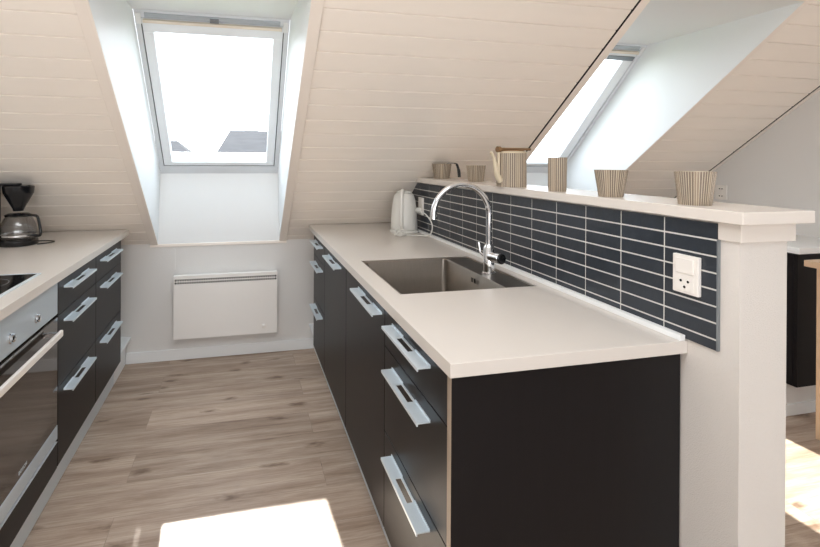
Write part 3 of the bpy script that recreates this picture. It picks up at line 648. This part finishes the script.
co = smooth_path([(cx + 0.06, cy + 0.075, 0.9045), (cx + 0.11, cy + 0.07, 0.9045), (cx + 0.150, cy + 0.045, 0.9045), (cx + 0.135, cy + 0.0, 0.9045), (cx + 0.098, cy - 0.03, 0.9045)], 7)
bm = bmesh.new(); tube(bm, co, 0.003, 8); obj('power_cord', bm, 'blackp', cm, smooth=True)

# ------------------------------------------------------------------ striped stoneware on the shelf
ZS = 1.2317
def ribbed(x, y, rt, rb, h, ribs, z0=ZS):
    """stoneware wall with vertical ribs painted in alternating stripes, hollow inside"""
    bm = bmesh.new(); n = ribs * 4; levels = 7; rings = []
    rnd = random.Random(int(x * 1000 + y * 77)); kinds = [rnd.choice((1, 1, 2)) for _ in range(ribs)]
    for l in range(levels):
        t = l / (levels - 1); r = rb + (rt - rb) * t
        rings.append([bm.verts.new((x + (r + (0.0009 if (i % 4) in (0, 1) else -0.0006)) * math.cos(2 * math.pi * i / n), y + (r + (0.0009 if (i % 4) in (0, 1) else -0.0006)) * math.sin(2 * math.pi * i / n), z0 + h * t)) for i in range(n)])
    for a, b in zip(rings, rings[1:]):
        for i in range(n):
            f = bm.faces.new((a[i], a[(i + 1) % n], b[(i + 1) % n], b[i])); f.material_index = kinds[i // 4] if (i % 4) in (1, 2, 3) else 0
    top = rings[-1]
    inn = [bm.verts.new((x + (rt - 0.004) * math.cos(2 * math.pi * i / n), y + (rt - 0.004) * math.sin(2 * math.pi * i / n), z0 + h)) for i in range(n)]
    ib = [bm.verts.new((x + (rb - 0.004) * math.cos(2 * math.pi * i / n), y + (rb - 0.004) * math.sin(2 * math.pi * i / n), z0 + 0.006)) for i in range(n)]
    for i in range(n):
        j = (i + 1) % n; bm.faces.new((top[i], top[j], inn[j], inn[i])).material_index = 2; bm.faces.new((inn[i], inn[j], ib[j], ib[i]))
    bm.faces.new(ib); bm.faces.new(rings[0][::-1])
    return bm
SM = ['stripeL', 'stripeD', 'stripeM']
G_ = 'striped stoneware on the partition shelf'
def cup(x, y, rt, rb, h, ribs, label, name='striped_bowl', cat='bowl'):
    o = obj(name, ribbed(x, y, rt, rb, h, ribs), None, mats=SM); return tag(o, label, cat, G_)
cup(1.152, 2.600, 0.056, 0.044, 0.088, 34, 'striped cup farthest from camera, black handled brush resting over its rim', 'striped_cup', 'cup')
cup(1.168, 2.212, 0.048, 0.038, 0.083, 34, 'small striped cup between the farthest cup and the teapot', 'striped_cup', 'cup')
cup(1.105, 1.488, 0.031, 0.0295, 0.121, 28, 'tall straight striped beaker just right of the teapot', 'striped_beaker', 'beaker')
cup(1.106, 1.236, 0.046, 0.033, 0.082, 44, 'flared striped bowl between the tall beaker and the nearest bowl', 'striped_bowl', 'bowl')
cup(1.120, 0.972, 0.0440, 0.0345, 0.084, 48, 'flared striped bowl nearest the shelf end', 'striped_bowl', 'bowl')
br_ = thing('pastry_brush', 'black handled brush hooked over the rim of the farthest cup', 'brush', (1.19, 2.56, 1.325))
bm = bmesh.new(); tube(bm, smooth_path([(1.197, 2.527, 1.322), (1.209, 2.520, 1.316), (1.219, 2.515, 1.282), (1.2225, 2.512, 1.2425)], 4), [0.0035] * 4 + [0.007] * 4 + [0.009] * 5, 10); obj('grip', bm, 'blackp', br_, smooth=True)
bm = bmesh.new(); tube(bm, [(1.197, 2.527, 1.3225), (1.175, 2.555, 1.3235), (1.14, 2.600, 1.30)], [0.0028, 0.0028, 0.0028], 8); obj('shaft', bm, 'greymetal', br_, smooth=True)

tx, ty = 1.098, 1.773
tp = thing('striped_teapot', 'striped stoneware teapot with wooden lid handle and pale spout', 'teapot', (tx, ty, ZS), G_)
obj('pot_body', ribbed(tx, ty, 0.0585, 0.0590, 0.139, 44), None, tp, mats=SM)
bm = bmesh.new(); lathe(bm, [(0.058, 1.3710), (0.0605, 1.3708), (0.0605, 1.376), (0.056, 1.378), (0.0, 1.378), (0.0, 1.3715), (0.058, 1.3710)], tx, ty, 40); obj('collar', bm, 'cream', tp, smooth=True)
dl = Vector((-math.cos(YAW), math.sin(YAW), 0)) ; dl = Vector((-0.985, -0.17, 0)).normalized()
P = lambda r, z: (tx + dl.x * r, ty + dl.y * r, z)
bm = bmesh.new(); tube(bm, smooth_path([P(0.056, 1.256), P(0.075, 1.283), P(0.083, 1.320), P(0.092, 1.352), P(0.107, 1.374)], 6), [0.0145 - 0.0090 * min(1, i / 20) ** 0.8 for i in range(25)], 14); obj('spout', bm, 'cream', tp, smooth=True)
bm = bmesh.new(); lathe(bm, [(0, 1.3785), (0.052, 1.3785), (0.052, 1.384), (0.0, 1.3845)], tx, ty, 32); ld = obj('lid', bm, 'wood', tp, smooth=True)
bm = bmesh.new(); tube(bm, [P(0.060, 1.3885), P(0.02, 1.389), P(-0.03, 1.389), P(-0.100, 1.388)], [0.0055, 0.0045, 0.0045, 0.006], 10); hb_ = obj('bar_handle', bm, 'wood', tp, smooth=True)
bm = bmesh.new(); a, b = Vector(P(0.0725, 1.388)), Vector(P(0.0605, 1.388)); tube(bm, [P(0.074, 1.386), P(0.0605, 1.386)], [0.0125, 0.0125], 20); obj('knob', bm, 'wood', hb_, smooth=True)
bm = bmesh.new(); tube(bm, [P(0.066, 1.376), P(0.067, 1.355), P(0.066, 1.27)], [0.006, 0.0055, 0.005], 10); obj('handle_post', bm, 'cream', tp, smooth=True)

# ------------------------------------------------------------------ furniture in the room beyond the partition
sc = thing('sideboard_cabinet', 'black cabinet unit standing by the right gable wall', 'cabinet', (3.0, 2.1, 0.0))
obj('cabinet_body', B(2.782, XG - 0.012, 1.868, 2.44, 0.180, 0.862), 'black', sc)
obj('door', B(2.782, XG - 0.012, 1.848, 1.866, 0.180, 0.862), 'black', sc, 0.001)
obj('plinth', B(2.80, XG - 0.012, 1.915, 2.42, 0.06, 0.1795), 'wall', sc)
obj('plinth_skirting', B(2.795, XG - 0.012, 1.905, 2.42, 0.001, 0.0595), 'white', sc)
w2 = obj('worktop', B(2.770, XG - 0.002, 1.832, 2.46, 0.8685, 0.900), 'white', None, 0.001); tag(w2, 'short white worktop on the black cabinet at the right gable wall', 'worktop')
st = thing('bar_stool', 'light wooden stool with square seat in front of the right cabinet', 'stool', (2.80, 1.60, 0.0))
obj('seat', B(2.640, 2.98, 1.44, 1.728, 0.838, 0.868), 'lightwood', st, 0.002)
for (x, y) in ((2.712, 1.690), (2.94, 1.690), (2.712, 1.46), (2.94, 1.46)):
    obj('leg', B(x, x + 0.032, y, y + 0.032, 0.001, 0.8375), 'lightwood', st, 0.002)
for ym in (1.698, 1.468): obj('stretcher', B(2.7445, 2.9395, ym, ym + 0.016, 0.30, 0.33), 'lightwood', st)

# ------------------------------------------------------------------ outdoors
h = thing('neighbour_house', 'pale neighbouring house with long tiled roof seen through the skylight', 'house', (0.6, 15, -3.0))
obj('house_wall', B(-0.9, 9.0, 13.2, 20.6, -3.0, 0.6), 'render', h)
bm = bmesh.new(); hexa(bm, [(-1.2, 12.7, 0.55), (9.2, 12.7, 0.55), (9.2, 21.1, 0.55), (-1.2, 21.1, 0.55), (-0.4, 16.8, 2.32), (9.2, 16.8, 2.32), (9.2, 17.0, 2.32), (-0.4, 17.0, 2.32)])
obj('roof', bm, 'rooftile', h)
obj('chimney', B(0.1, 0.55, 17.1, 17.5, 2.0, 2.42), 'render', h)
h2 = thing('distant_house', 'low pale house far left beyond the skylight', 'house', (-3.5, 24, -3.0))
obj('house_wall', B(-7.5, -1.9, 24, 30, -3.0, 0.8), 'render', h2)
bm = bmesh.new(); hexa(bm, [(-7.8, 23.5, 0.75), (-1.6, 23.5, 0.75), (-1.6, 30.5, 0.75), (-7.8, 30.5, 0.75), (-6.4, 26.9, 2.3), (-3.4, 26.9, 2.3), (-3.4, 27.1, 2.3), (-6.4, 27.1, 2.3)]); obj('roof', bm, 'rooftile', h2)
g_ = obj('ground_outside', B(-40, 40, 4.5, 70, -3.2, -3.001), 'grass'); struct(g_)
